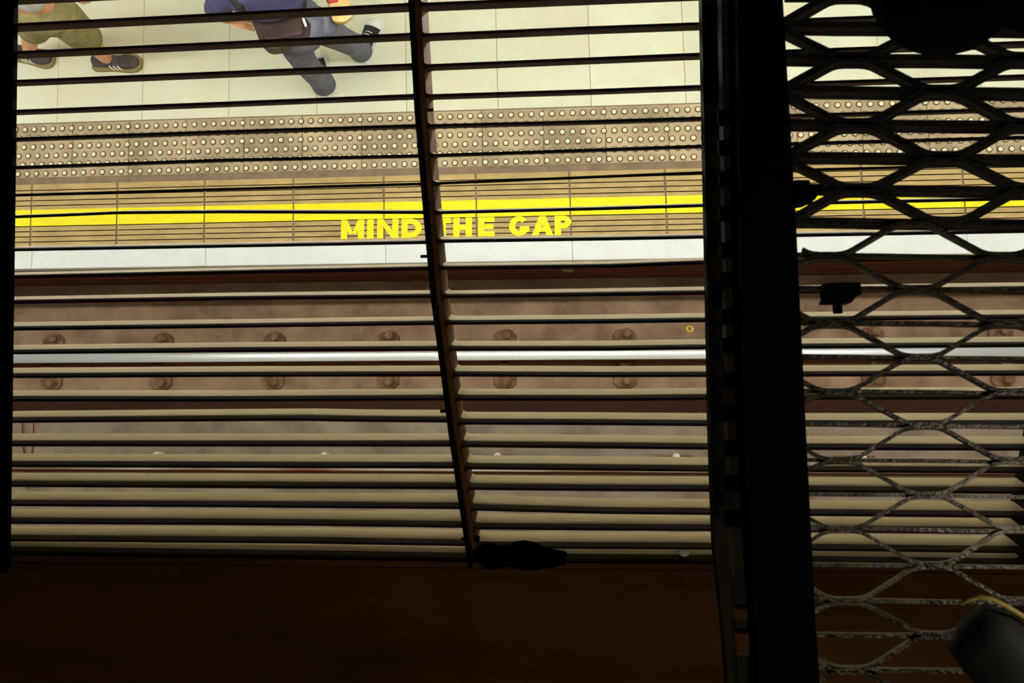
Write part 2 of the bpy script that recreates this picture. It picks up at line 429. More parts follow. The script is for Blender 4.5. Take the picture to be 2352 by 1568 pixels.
# brass ring lying on the bed
pr = P(1585, 755, BED + .012)
rg = MB(); n = 20
ring = [(.012, 0), (.012, .006), (.018, .009), (.026, .006), (.028, 0)]
vv = []
for r, h in ring: vv += [(r*math.cos(2*math.pi*k/n), r*math.sin(2*math.pi*k/n), h) for k in range(n)]
rg.add(vv, [(a*n + k, a*n + (k+1) % n, ((a+1) % 5)*n + (k+1) % n, ((a+1) % 5)*n + k) for a in range(5) for k in range(n)])
ro = rg.build('brass_ring', 'brass'); ro.location = (pr.x, pr.y, BED + .001); tag(ro, 'small yellow brass ring lying on the grey track bed', 'ring')
wl_ = MB(); wl_.tube([P(u, v, BED - .02) for u, v in ((50, 945), (52, 985), (55, 1035), (61, 1085), (66, 1122), (71, 1085), (74, 1035), (77, 985), (78, 945))], .005, 6)
tag(wl_.build('wire_loop', 'rail_rust'), 'thin rusty wire loop lying on the track bed at the far left', 'wire')
# flaking scrap on the platform face
ps = P(1305, 633, -.12); ps.y = .978
MB().add([(-.045, 0, .04), (-.02, -.004, .055), (0, -.003, .035), (.02, -.004, .05), (.045, 0, .045), (.02, -.006, .01), (.0, -.005, -.02), (-.02, -.005, .005),
          (-.045, .02, .04), (-.02, .02, .055), (0, .02, .035), (.02, .02, .05), (.045, .02, .045), (.02, .02, .01), (0, .02, -.02), (-.02, .02, .005)],
         [(0,1,2,3,4,5,6,7), (15,14,13,12,11,10,9,8)] + [(i, (i+1) % 8, 8 + (i+1) % 8, 8 + i) for i in range(8)]).build('flake', 'sole_tan', pfo).location = (ps.x, ps.y, -.45)

# ------------------------------------------------------------------ fluorescent fittings over the platform
for k, (xa, xb, nm) in enumerate(((-7.6, -3.2, 'left'), (-2.35, 2.05, 'middle'), (2.6, 7.0, 'right'))):
    e = empty('tube_light', 'white fluorescent fitting hung over the platform edge, %s one of three' % nm, 'light', ((xa + xb) / 2, TUBE_Y, TUBE_Z), )
    hw = (xb - xa) / 2
    MB().box((-hw, -.022, .06), (hw, .022, .10), bev=.008).build('housing', 'housing', e)
    MB().tube([(-hw + .05, 0, .0), (hw - .05, 0, .0)], .035, 10).build('tube', 'tube_glow', e)
    for s in (-1, 1):
        MB().box((-hw, s * .085 - .004, -.012), (hw, s * .085 + .004, .052)).build('added_baffle', 'housing', e)  # added plates, shaped to keep direct tube light off the lower slats
        MB().cyl((s * hw * .7, 0, .085), (0, 0, 1), .01, 3.58 - TUBE_Z - .09, 8).build('hanger', 'housing', e)
        MB().box((s * (hw - .03) - .012, -.085, -.04), (s * (hw - .03) + .012, .085, .07)).build('end_cap', 'housing', e)

# ------------------------------------------------------------------ grille in the tunnel crown
PROF = [(0,1.358),(50,1.371),(108,1.386),(172,1.404),(240,1.422),(300,1.445),(365,1.472),(430,1.5),(490,1.527),(563,1.561),(625,1.591),(690,1.625),(745,1.667),(800,1.712),(858,1.76),(912,1.806),(962,1.851),(1018,1.906),(1065,1.959),(1112,2.015),(1156,2.07),(1200,2.128),(1245,2.187),(1290,2.249)]
def depth(v):
    if v <= 0: d = 1.358 + v * 0.00026
    elif v >= 1290: d = 2.249 + (v - 1290) * .0014
    else:
        for (a, da), (b, db) in zip(PROF, PROF[1:]):
            if a <= v <= b: d = da + (db - da) * (v - a) / (b - a); break
    return 1.5 + 0.5 * (d - 1.5)
def gp(u, v, vref=None, lift=0.0): return P(u, v, H - depth(v if vref is None else vref) + lift)
# all slats lean the same way
_s = ROT @ Vector(((1312 - CX) / FPX, (410 - CY) / FPX, 1.0)); _s.x = 0; SD = _s.normalized()
SN = Vector((0, -SD.z, SD.y))                # normal of a slat, pointing to the platform
SLATS = [  # near edge of each slat: points on the left panel, points on the right panel
 ([(40,-7),(500,-31),(940,-55)], [(1000,-58),(1610,-82)]),
 ([(40,58),(500,33),(940,9.4)], [(1000,8),(1610,-17)]),
 ([(40,122),(500,99),(940,78.5)], [(1000,79),(1350,63.6),(1610,54)]),
 ([(40,187.5),(500,167),(940,148.6)], [(1000,150),(1350,135),(1610,124)]),
 ([(40,256),(500,237),(940,219)], [(1000,219),(1350,208),(1610,198)]),
 ([(40,319.5),(500,302.5),(940,288.5)], [(1000,288),(1350,279),(1610,271)]),
 ([(40,386),(500,367.5),(940,358)], [(1000,356.5),(1610,335.5)]),
 ([(40,449),(500,435),(940,423)], [(1000,421.5),(1400,405),(1610,396.5)]),
 ([(40,501),(150,494),(266,489),(500,487),(940,489)], [(1000,489),(1400,479),(1610,472.5)]),
 ([(40,574),(500,566),(940,558)], [(1000,555),(1400,549),(1610,545)]),
 ([(40,638),(500,627),(940,618)], [(1000,617),(1400,612),(1610,604)]),
 ([(40,696),(500,687),(940,682)], [(1030,682),(1400,677),(1610,673.5)]),
 ([(40,757),(500,750.5),(940,744)], [(1030,743),(1400,740),(1610,737)]),
 ([(40,811.7),(500,805.7),(940,803)], [(1030,803),(1400,802.5),(1610,799.5)]),
 ([(40,866),(500,863),(940,862)], [(1030,862),(1400,863.6),(1610,863)]),
 ([(40,919),(500,920),(940,917)], [(1080,917),(1400,918),(1610,916)]),
 ([(40,970),(500,965),(700,964),(800,966),(940,968)], [(1080,972.4),(1400,974),(1610,976)]),
 ([(40,1023),(500,1023),(940,1023)], [(1080,1024.5),(1400,1027.7),(1610,1030)]),
 ([(40,1070.6),(500,1072),(940,1073)], [(1080,1075.5),(1400,1078.7),(1610,1081)]),
 ([(40,1116),(500,1118),(940,1120)], [(1080,1122.3),(1400,1125.5),(1610,1126.5)]),
 ([(40,1160.6),(500,1162.7),(940,1166)], [(1080,1170),(1400,1178),(1610,1180)]),
 ([(40,1201.5),(690,1205),(1060,1210)], [(1100,1214),(1630,1217.7)]),
 ([(40,1242),(690,1246),(1060,1252)], [(1100,1257),(1630,1260)]),
 ([(40,1268),(690,1277),(1060,1283)], [(1100,1284),(1630,1288)]),
]
DIV = [(-120, 950), (0,956),(253,970),(500,991),(683,1007),(850,1029),(1000,1048),(1183,1075),(1290,1090),(1330,1096)]
def divx(v):
    for (a, xa), (b, xb) in zip(DIV, DIV[1:]):
        if a <= v <= b: return xa + (xb - xa) * (v - a) / (b - a)
    return DIV[-1][1]
def rend(v): return 2422 - max(0, v - 950) * .2
T = 0.0056; FIL = 0.011
def slat(pts, D, parent, fil0=True, fil1=True):
    """a thin leaning plate along pts (near edge), flared where it meets the end bars"""
    pts = [Vector(p) for p in pts]
    L = [0.0]
    for a, b_ in zip(pts, pts[1:]): L.append(L[-1] + (b_ - a).length)
    tot = L[-1]
    ts = set()
    for l in L: ts.add(l)
    if fil0:
        for k in range(6): ts.add(FIL * (1 - math.cos(math.pi / 2 * k / 5)))
    if fil1:
        for k in range(6): ts.add(tot - FIL * (1 - math.cos(math.pi / 2 * k / 5)))
    b = MB(); ring = []
    for t in sorted(ts):
        for i in range(len(L) - 1):
            if L[i] - 1e-9 <= t <= L[i+1] + 1e-9:
                p = pts[i].lerp(pts[i+1], (t - L[i]) / (L[i+1] - L[i])); break
        ex = 0.0
        for on, q in ((fil0, t), (fil1, tot - t)):
            if on and q < FIL: ex = max(ex, FIL - math.sqrt(max(0, FIL**2 - (FIL - q)**2)))
        h = T / 2 + ex; c = 0.0012
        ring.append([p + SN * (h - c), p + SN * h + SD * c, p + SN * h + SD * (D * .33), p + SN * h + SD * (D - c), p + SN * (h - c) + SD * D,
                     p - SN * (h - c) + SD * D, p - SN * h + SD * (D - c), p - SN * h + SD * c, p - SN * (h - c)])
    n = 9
    mi = [1, 1, 0, 1, 1, 1, 1, 1, 1]            # lower lit part cream; shade on the rest put into the colour
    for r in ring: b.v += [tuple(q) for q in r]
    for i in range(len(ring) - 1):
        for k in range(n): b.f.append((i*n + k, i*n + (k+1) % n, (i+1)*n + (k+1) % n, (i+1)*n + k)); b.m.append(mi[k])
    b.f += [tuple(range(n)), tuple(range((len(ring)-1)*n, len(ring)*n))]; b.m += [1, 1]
    return b.build('slat', ['slat', 'slat_shade'], parent)
def rib(pts, wx, D, name, m, parent, zoff=0.0):
    """a bar along the crown profile, wx wide in X, D deep along the slat direction"""
    b = MB()
    pts = [Vector(p) - SD * zoff for p in pts]
    for p in pts:
        b.v += [tuple(p + Vector((-wx/2, 0, 0))), tuple(p + Vector((wx/2, 0, 0))), tuple(p + Vector((wx/2, 0, 0)) + SD * D), tuple(p + Vector((-wx/2, 0, 0)) + SD * D)]
    for i in range(len(pts) - 1):
        for k in range(4): b.f.append((i*4 + k, i*4 + (k+1) % 4, i*4 + 4 + (k+1) % 4, i*4 + 4 + k)); b.m.append(0)
    e = (len(pts) - 1) * 4
    b.f += [(0, 1, 2, 3), (e, e+1, e+2, e+3)]; b.m += [0, 0]
    return b.build(name, m, parent)
DD = 0.074
ga = empty('grille_panel', 'cast iron grille panel of long slats left of the slanting divider', 'grille', gp(500, 700))
gb = empty('grille_panel', 'cast iron grille panel right of the slanting divider, passing under the post and mesh', 'grille', gp(1600, 700))
for e in (ga, gb): e.location = (0, 0, 0)
VS = [-110, -50, 0, 60, 120, 190, 253, 320, 400, 500, 590, 683, 770, 850, 925, 1000, 1090, 1183, 1240, 1283]
for pa, pb in SLATS:
    vr = pb[0][1]
    dd = 0.058 if vr < 330 else (0.079 if vr > 560 else 0.058 + 0.021 * (vr - 330) / 230)
    ptsA = [gp(u, v, vr) for u, v in pa]
    p0, p1 = ptsA[0], ptsA[-1]
    x0 = gp(20, vr, vr).x - 0.16
    x1 = gp(divx(vr) - 6, vr).x - .004
    ptsA[0] = Vector((x0, p0.y, p0.z)); ptsA[-1] = Vector((x1, p1.y, p1.z))
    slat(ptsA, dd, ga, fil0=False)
    ptsB = [gp(u, v, vr) for u, v in pb]
    q0, q1 = ptsB[0], ptsB[-1]
    x0 = gp(divx(vr) + 9, vr).x - .002
    x1 = gp(rend(vr), vr).x
    ptsB[0] = Vector((x0, q0.y, q0.z)); ptsB.append(Vector((x1, q1.y + (q1.y - q0.y) * .15, q1.z)))
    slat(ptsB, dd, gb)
rib([gp(divx(v) - 8, v) for v in VS], .008, DD + .004, 'end_bar', 'iron', ga)
rib([gp(divx(v) + 4, v) for v in VS], .0115, DD + .004, 'end_bar', 'iron', gb)
rib([gp(rend(v), v) + Vector((.022, 0, 0)) for v in VS], .06, DD + .004, 'end_bar', 'black_iron', gb)
# foot rails of both panels
for e, u0, u1, v0, v1 in ((ga, 15, 1102, 1273, 1290), (gb, 1095, 2400, 1291, 1298)):
    b = MB(); a = gp(u0, v0, 1290); c = gp(u1, v1, 1290)
    q = [a - SN*.001, c - SN*.001, c - SN*.03, a - SN*.03]
    b.hexa([p + SD * .07 for p in q] + q); b.build('foot_rail', 'ledge', e)
# black support bar over the joint, with bolts
sb = rib([gp(divx(v) - 10, v) for v in VS + [1300]], .0105, .022, 'support_bar', 'black_iron', None, zoff=.010)
tag(sb, 'narrow black bar slanting down over the joint of the two grille panels', 'bar')
for u, v, s in ((982, 253, 1), (984, 588, -1), (1028, 943, -1), (1075, 1236, -1), (1090, 1236, 1), (975, 470, 1), (996, 705, 1)):
    p = gp(u, v) - SD * .004
    ln = .011 if s < 0 else .008
    MB().cyl(p, (s, 0, 0), .0032 if (u, v) != (1090, 1236) else .008, ln + .004, 8).build('bolt', 'black_iron', sb)
# small studs and a pale boss at the lower right of the panel
for u, v, r in ((1530, 1284, .005), (1563, 1281, .0028)):
    p = gp(u, v, 1290)
    MB().cyl(p + Vector((0, -.006, -.012)), (0, .35, 1), r, .022, 8, r2=r*.6).build('stud', 'black_iron', gb)
p = gp(1575, 1281, 1262) + SD * .035
MB().lathe(p, [(.016, 0), (.0155, .003), (.012, .005), (.010, .007), (.004, .008)], 20, axis=(0, .7, .7)).build('boss', 'ceramic', gb, smooth=True)

# ------------------------------------------------------------------ duct around the grille
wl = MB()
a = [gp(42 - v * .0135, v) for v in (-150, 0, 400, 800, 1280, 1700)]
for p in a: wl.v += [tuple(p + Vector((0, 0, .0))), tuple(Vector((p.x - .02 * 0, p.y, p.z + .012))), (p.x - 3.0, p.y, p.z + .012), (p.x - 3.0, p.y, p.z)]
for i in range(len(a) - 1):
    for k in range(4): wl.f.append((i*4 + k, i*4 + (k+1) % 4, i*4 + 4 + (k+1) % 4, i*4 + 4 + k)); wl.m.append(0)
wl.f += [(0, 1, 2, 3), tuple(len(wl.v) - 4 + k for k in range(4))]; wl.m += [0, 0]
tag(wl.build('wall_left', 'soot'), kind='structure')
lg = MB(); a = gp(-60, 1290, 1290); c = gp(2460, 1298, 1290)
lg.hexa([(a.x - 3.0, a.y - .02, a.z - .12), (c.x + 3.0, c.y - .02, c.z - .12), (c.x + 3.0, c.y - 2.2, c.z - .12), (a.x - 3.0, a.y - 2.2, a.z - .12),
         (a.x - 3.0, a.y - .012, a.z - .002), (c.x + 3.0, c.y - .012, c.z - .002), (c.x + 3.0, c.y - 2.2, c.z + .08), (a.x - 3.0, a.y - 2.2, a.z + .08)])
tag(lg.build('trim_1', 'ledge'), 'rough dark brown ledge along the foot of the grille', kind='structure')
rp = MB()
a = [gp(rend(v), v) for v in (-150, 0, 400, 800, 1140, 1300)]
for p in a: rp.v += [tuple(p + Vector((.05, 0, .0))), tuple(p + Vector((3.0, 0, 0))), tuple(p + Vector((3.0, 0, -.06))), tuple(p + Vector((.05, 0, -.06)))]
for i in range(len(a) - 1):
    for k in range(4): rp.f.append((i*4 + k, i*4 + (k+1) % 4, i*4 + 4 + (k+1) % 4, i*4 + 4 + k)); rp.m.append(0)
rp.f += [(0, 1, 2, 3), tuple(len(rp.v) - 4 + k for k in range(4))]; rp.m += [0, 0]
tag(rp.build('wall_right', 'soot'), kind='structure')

# steel post in front of the grille
def rail_between(rows, z_top, z_bot, name, m, parent):
    """a bar whose plan outline is given by left/right frame positions down the frame, between two heights"""
    b = MB()
    for v, ul, ur in rows:
        l = P(ul, v, z_top); r = P(ur, v, z_top)
        b.v += [tuple(l), tuple(r), (r.x, r.y, z_bot), (l.x, l.y, z_bot)]
    for i in range(len(rows) - 1):
        for k in range(4): b.f.append((i*4 + k, i*4 + (k+1) % 4, i*4 + 4 + (k+1) % 4, i*4 + 4 + k)); b.m.append(0)
    n = len(rows) * 4
    b.f += [(0, 1, 2, 3), (n-4, n-3, n-2, n-1)]; b.m += [0, 0]
    return b.build(name, m, parent)
post = empty('steel_post', 'broad black steel post crossing the grille beside the mesh', 'post')
ZM = H - 0.90
rail_between([(-90, 1692, 1793), (500, 1700, 1828), (1000, 1712, 1852), (1400, 1735, 1872), (1680, 1745, 1890)], ZM + .03, ZM - .03, 'column', 'soot', post)
rail_between([(-90, 1655, 1700), (500, 1665, 1706), (1000, 1672, 1716), (1400, 1690, 1738), (1680, 1698, 1750)], ZM + .004, ZM - .02, 'slotted_strip', 'strip', post)
rail_between([(-90, 1610, 1650), (500, 1622, 1662), (1000, 1632, 1672), (1250, 1641, 1682), (1450, 1662, 1700), (1680, 1680, 1714), (1760, 1686, 1719)], ZM - .30, ZM - .33, 'flange', 'strip', post)
for v in (268, 338, 410, 488, 574, 643, 727, 794, 874, 950, 1030, 1110, 1190):
    u = 1668 + (v - 268) * .018
    p = P(u + 10, v, ZM + .005)
    MB().box((p.x - .014, p.y - .009, ZM - .0), (p.x + .014, p.y + .009, ZM + .0075), bev=.003).build('lug', 'soot', post)
for u0, v0, u1, v1 in ((1684, 1395, 1716, 1420), (1690, 1452, 1722, 1502)):
    p = P((u0 + u1) / 2, (v0 + v1) / 2, ZM + .008); sx_ = (u1 - u0) / 4000; sy_ = (v1 - v0) / 4000
    MB().box((p.x - sx_, p.y - sy_, ZM + .003), (p.x + sx_, p.y + sy_, ZM + .0095), bev=.002).build('plate', 'ledge', post)
br = MB(); z = ZM + .004
pp = [P(u, v, z) for u, v in ((1826, 413), (1860, 413), (1861, 424), (1893, 424), (1874, 456), (1852, 466), (1828, 470))]
br.add([tuple(q) for q in pp] + [(q.x, q.y, z - .02) for q in pp], [tuple(range(7)), tuple(range(13, 6, -1))] + [(i, (i+1) % 7, 7 + (i+1) % 7, 7 + i) for i in range(7)])
br.build('bracket', 'soot', post)

# ------------------------------------------------------------------ expanded metal mesh with rods
MD = (ROT @ Vector(((1900 - CX) / FPX, (1150 - CY) / FPX, 1.0))).normalized()
def ribbon(b, pts, t, d):
    """ribbon with thickness t in the sheet and depth d along MD"""
    n = len(pts); base = len(b.v)
    for i, p in enumerate(pts):
        q = (pts[min(i+1, n-1)] - pts[max(i-1, 0)]); q.z = 0; q.normalize()
        s_ = Vector((-q.y, q.x, 0)) * (t / 2)
        b.v += [tuple(p + s_), tuple(p - s_), tuple(p - s_ + MD * d), tuple(p + s_ + MD * d)]
    for i in range(n - 1):
        o = base + i * 4
        for k in range(4): b.f.append((o + k, o + (k+1) % 4, o + 4 + (k+1) % 4, o + 4 + k)); b.m.append(0)
    e = base + (n - 1) * 4
    b.f += [(base, base+1, base+2, base+3), (e, e+1, e+2, e+3)]; b.m += [0, 0]
def sheet(name, label, rows, colx, par0, t, d, rod_t, rod_d, z, m='mesh_steel'):
    """rows: heights down the frame of the knuckle rows; colx(v): frame position of column 0"""
    e = empty(name, label, 'mesh')
    PX = 201.0
    b = MB()
    for i in range(len(rows) - 1):
        va, vb = rows[i], rows[i+1]
        pts = []
        c0 = -1
        gap = 4.0
        seq = []
        for c in range(-2, 5):
            top = ((c + i + par0) % 2 == 0)
            v = va + gap if top else vb - gap
            u = colx(v) + c * PX
            seq.append((u, v, top))
        for k, (u, v, top) in enumerate(seq):
            sg = 1 if top else -1
            for du, dv in ((-58, 11), (-46, 5), (-32, 1.2), (-18, 0), (18, 0), (32, 1.2), (46, 5), (58, 11)):
                uu = u + du
                if uu > 1760: pts.append(P(uu, v + sg * dv, z))
        if len(pts) > 1: ribbon(b, pts, t, d)
    b.build('expanded_sheet', m, e)
    for v in rows:
        r = MB(); ribbon(r, [P(1800 + k * 120, v + (k * 120) * 0.012 - 3 + random.uniform(-1, 1), z - .004) for k in range(6)], rod_t, rod_d); r.build('rod', m, e)
    return e
sheet('mesh_sheet', 'shaded expanded metal mesh over the upper right of the grille', [-20, 57, 130, 205, 282, 358, 431, 508],
      lambda v: 1950 + v * .05, 0, .0076, .017, .0075, .019, ZM, 'mesh_shade')
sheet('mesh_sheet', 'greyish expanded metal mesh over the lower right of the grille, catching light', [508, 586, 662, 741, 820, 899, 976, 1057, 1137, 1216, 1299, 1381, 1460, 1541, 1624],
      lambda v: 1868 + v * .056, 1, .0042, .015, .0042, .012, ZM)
# clamp hanging on the rod
cp = P(1930, 670, ZM + .012)
e = empty('rod_clamp', 'dark stepped clamp hanging on a mesh rod beside the post', 'clamp', cp)
MB().box((-.016, -.004, -.02), (.021, .010, .006), bev=.002).build('clamp_body', 'soot', e)
MB().hexa([(-.018, -.012, -.02), (.012, -.012, -.02), (.02, -.002, -.02), (-.014, -.002, -.02), (-.018, -.012, 0), (.012, -.012, 0), (.02, -.002, 0), (-.014, -.002, 0)]).build('jaw', 'soot', e)
MB().cyl((-.001, -.010, -.008), (0, -1, 0), .0055, .013, 8).build('screw', 'soot', e)
# round dark box at the upper right
jp = P(2196, -70, ZM + .05)
e = empty('junction_box', 'round black fitting over the upper right corner of the mesh', 'junction box', jp)
MB().lathe((0, 0, -.045), [(.077, 0), (.081, .01), (.081, .035), (.074, .045), (.05, .05)], 28).build('body', 'soot', e, smooth=False)
MB().tube([(.05, -.035, -.02), (.11, -.06, -.02), (.2, -.055, -.02)], .016, 10).build('conduit', 'soot', e)
# thick hose end at the lower right
hp = [P(2222, 1440, ZM + .06), P(2262, 1468, ZM + .065), P(2330, 1530, ZM + .07), P(2420, 1620, ZM + .07), P(2520, 1720, ZM + .06)]
e = empty('hose', 'dark rounded hose end with olive seam, in front of the mesh at the lower right', 'hose')
MB().tube([hp[0] + (hp[0]-hp[1])*.35] + hp, [.012, .03, .037, .040, .042, .042], 16).build('hose_body', 'hose', e, smooth=True)
sp = [P(2208, 1386, ZM + .075), P(2228, 1374, ZM + .08), P(2252, 1370, ZM + .085), P(2280, 1376, ZM + .088), P(2310, 1391, ZM + .088), P(2352, 1416, ZM + .088), P(2450, 1490, ZM + .08)]
MB().tube(sp, .0026, 6).build('seam', 'hose_seam', e, smooth=True)

# crumpled black bundle on the ledge
def lump(name, c, R_, seedv, m, parent=None, nu=22, nv=12):
    rnd = random.Random(seedv); ph = [rnd.uniform(0, 6.28) for _ in range(8)]
    vv = []
    for j in range(nv + 1):
        th = math.pi * j / nv
        for i in range(nu):
            a = 2 * math.pi * i / nu
            k = 1 + .10 * math.sin(3*a + ph[0] + 2*th) + .07 * math.sin(5*a + ph[1]) * math.sin(2*th + ph[2]) + .06 * math.sin(7*th + ph[3] + a)
            vv.append((c[0] + R_[0]*k*math.sin(th)*math.cos(a), c[1] + R_[1]*k*math.sin(th)*math.sin(a), c[2] + R_[2]*k*math.cos(th)))
    return MB().add(vv, [(j*nu + i, j*nu + (i+1) % nu, (j+1)*nu + (i+1) % nu, (j+1)*nu + i) for j in range(nv) for i in range(nu)]).build(name, m, parent, smooth=True)
lc = gp(1200, 1264, 1290)
e = empty('rag_bundle', 'crumpled black bundle lying on the ledge at the foot of the divider', 'bundle', (lc.x, lc.y, lc.z + .012))
lump('bundle_body', (-.002, -.006, .02), (.072, .032, .028), 3, 'soot', e)
lump('fold', (-.062, -.008, .016), (.05, .028, .022), 5, 'soot', e)
lump('fold', (.055, -.010, .014), (.05, .022, .018), 9, 'soot', e)
MB().cyl((.085, -.012, .014), (1, -.05, 0), .0135, .017, 12).build('rolled_end', 'soot', e)

# ------------------------------------------------------------------ people
def skinned(name, joints, edges, m, parent, sub=2, root=0):
    """joints: (point, radius or (rx, ry)); one continuous surface grown along the edges"""
    me = bpy.data.meshes.new(name); me.from_pydata([tuple(j[0]) for j in joints], edges, []); me.update()
    o = bpy.data.objects.new(name, me); COL.objects.link(o)
    md = o.modifiers.new('skin', 'SKIN'); md.use_smooth_shade = True
    for i, j in enumerate(joints):
        r = j[1] if isinstance(j[1], tuple) else (j[1], j[1])
        sv = me.skin_vertices[0].data[i]; sv.radius = r; sv.use_root = (i == root)
    o.modifiers.new('sub', 'SUBSURF').levels = sub
    o.modifiers['sub'].render_levels = sub
    dg = bpy.context.evaluated_depsgraph_get(); ev = o.evaluated_get(dg)
    nm = bpy.data.meshes.new_from_object(ev)
    bpy.data.objects.remove(o); bpy.data.meshes.remove(me)
    nm.name = name
    for p in nm.polygons: p.use_smooth = True
    nm.materials.clear(); nm.materials.append(MATS[m])
    r = bpy.data.objects.new(name, nm); COL.objects.link(r); r.parent = parent
    return r
def shoe(heel, toe, parent, upper, sole, wdt=.098, stripes=None, toecap=None, laces=None, collar=None, h=.085):
    """heel and toe points on the floor; a shaped upper on a sole"""
    heel = Vector(heel); toe = Vector(toe); ax = toe - heel; ax.z = 0; L = ax.length; ax.normalize(); sd = Vector((-ax.y, ax.x, 0))
    st = [(0, .30, .60), (.04, .40, .92), (.15, .43, 1.0), (.32, .41, .98), (.48, .40, .80), (.62, .46, .62), (.76, .49, .50), (.88, .44, .42), (.96, .30, .34), (1.0, .12, .26)]
    def shell(z0, hs, grow, name, m, rng=(0, 10)):
        b = MB(); n = 12
        S = st[rng[0]:rng[1]]
        for t, hw, hh in S:
            c = heel + ax * (t * L + (grow if t > .5 else -grow))
            for k in range(n):
                a = math.pi * 2 * k / n
                x = math.cos(a); z = math.sin(a)
                ww = (hw * wdt + grow) * (1 if z < .1 else (1 - .35 * z))
                b.v.append(tuple(c + sd * (x * ww) + Vector((0, 0, z0 + (hs * hh) * (.5 + .5 * z)))))
        for i in range(len(S) - 1):
            for k in range(n): b.f.append((i*n + k, i*n + (k+1) % n, (i+1)*n + (k+1) % n, (i+1)*n + k)); b.m.append(0)
        e_ = (len(S) - 1) * n
        b.f += [tuple(range(n)), tuple(range(e_, e_ + n))]; b.m += [0, 0]
        return b.build(name, m, parent, smooth=True)
    sb_ = MB(); n = len(st)
    for t, hw, hh in st: sb_.v += [tuple(heel + ax*(t*L + (.012 if t > .5 else -.014)) + sd*(hw*wdt+.013) + Vector((0,0,.002))), tuple(heel + ax*(t*L + (.012 if t > .5 else -.014)) - sd*(hw*wdt+.013) + Vector((0,0,.002))),
                                   tuple(heel + ax*(t*L + (.012 if t > .5 else -.014)) - sd*(hw*wdt+.013) + Vector((0,0,.026))), tuple(heel + ax*(t*L + (.012 if t > .5 else -.014)) + sd*(hw*wdt+.013) + Vector((0,0,.026)))]
    for i in range(n - 1):
        for k in range(4): sb_.f.append((i*4 + k, i*4 + (k+1) % 4, i*4 + 4 + (k+1) % 4, i*4 + 4 + k)); sb_.m.append(0)
    sb_.f += [(0, 1, 2, 3), (4*n-4, 4*n-3, 4*n-2, 4*n-1)]; sb_.m += [0, 0]
    up = shell(.018, h, 0, 'shoe_upper', upper)
    sb_.build('shoe_sole', sole, parent)
    if toecap: shell(.019, h * 1.02, .0015, 'toe_cap', toecap, (6, 10))
    if stripes:
        for t in (.46, .55, .64):
            for s in (-1, 1):
                b = MB()
                for q, zz, of in ((0.0, .026, 1.04), (.5, .045, 1.0), (1.0, .062, .80)):
                    hw = .43 * wdt * of + .003
                    for dt in (-.014, .014):
                        b.v.append(tuple(heel + ax * ((t + dt - .05 * q) * L) + sd * (s * hw) + Vector((0, 0, zz))))
                b.f += [(0, 1, 3, 2), (2, 3, 5, 4)]; b.m += [0, 0]
                so_ = b.build('stripe', 'white', parent)
                so_.modifiers.new('thick', 'SOLIDIFY').thickness = .004
    if laces:
        b = MB()
        for t in (.44, .52, .60):
            c = heel + ax * (t * L); zz = .018 + h * (.86 - (t - .44) * 1.5)
            b.tube([c + sd * .024 + Vector((0, 0, zz - .006)), c + Vector((0, 0, zz + .004)), c - sd * .024 + Vector((0, 0, zz - .006))], .0035, 6)
        b.build('laces', laces, parent)
    return up
def hand(w0, d, side, parent, m='skin', s=1.0):
    """palm and five curled fingers rooted at wrist w0 pointing along d; side = direction of the thumb"""
    w0 = Vector(w0); d = Vector(d).normalized(); sd = Vector(side); sd = (sd - d * sd.dot(d)).normalized(); nn = d.cross(sd)
    J = [(w0, (.026*s, .018*s)), (w0 + d*.04*s, (.036*s, .017*s)), (w0 + d*.085*s, (.038*s, .014*s))]; E = [(0, 1), (1, 2)]
    for k, (o, ln) in enumerate(((.028, .068), (.010, .076), (-.010, .072), (-.027, .056))):
        b0 = w0 + d*.088*s + sd*o*s
        i = len(J)
        J += [(b0, .0092*s), (b0 + d*ln*.45*s - nn*.012*s, .0086*s), (b0 + d*ln*.72*s - nn*.03*s, .0078*s), (b0 + d*ln*.75*s - nn*.046*s, .0068*s)]
        E += [(2, i), (i, i+1), (i+1, i+2), (i+2, i+3)]
    i = len(J); b0 = w0 + d*.035*s + sd*.03*s
    J += [(b0, .0125*s), (b0 + d*.028*s + sd*.022*s - nn*.008*s, .0105*s), (b0 + d*.055*s + sd*.026*s - nn*.018*s, .0088*s)]
    E += [(1, i), (i, i+1), (i+1, i+2)]
    return J, E
def join_body(J, E, J2, E2, at):
    """attach chain J2 (its joint 0) to joint `at`"""
    o = len(J); J += J2; E += [(a + o, b + o) for a, b in E2]; E.append((at, o))
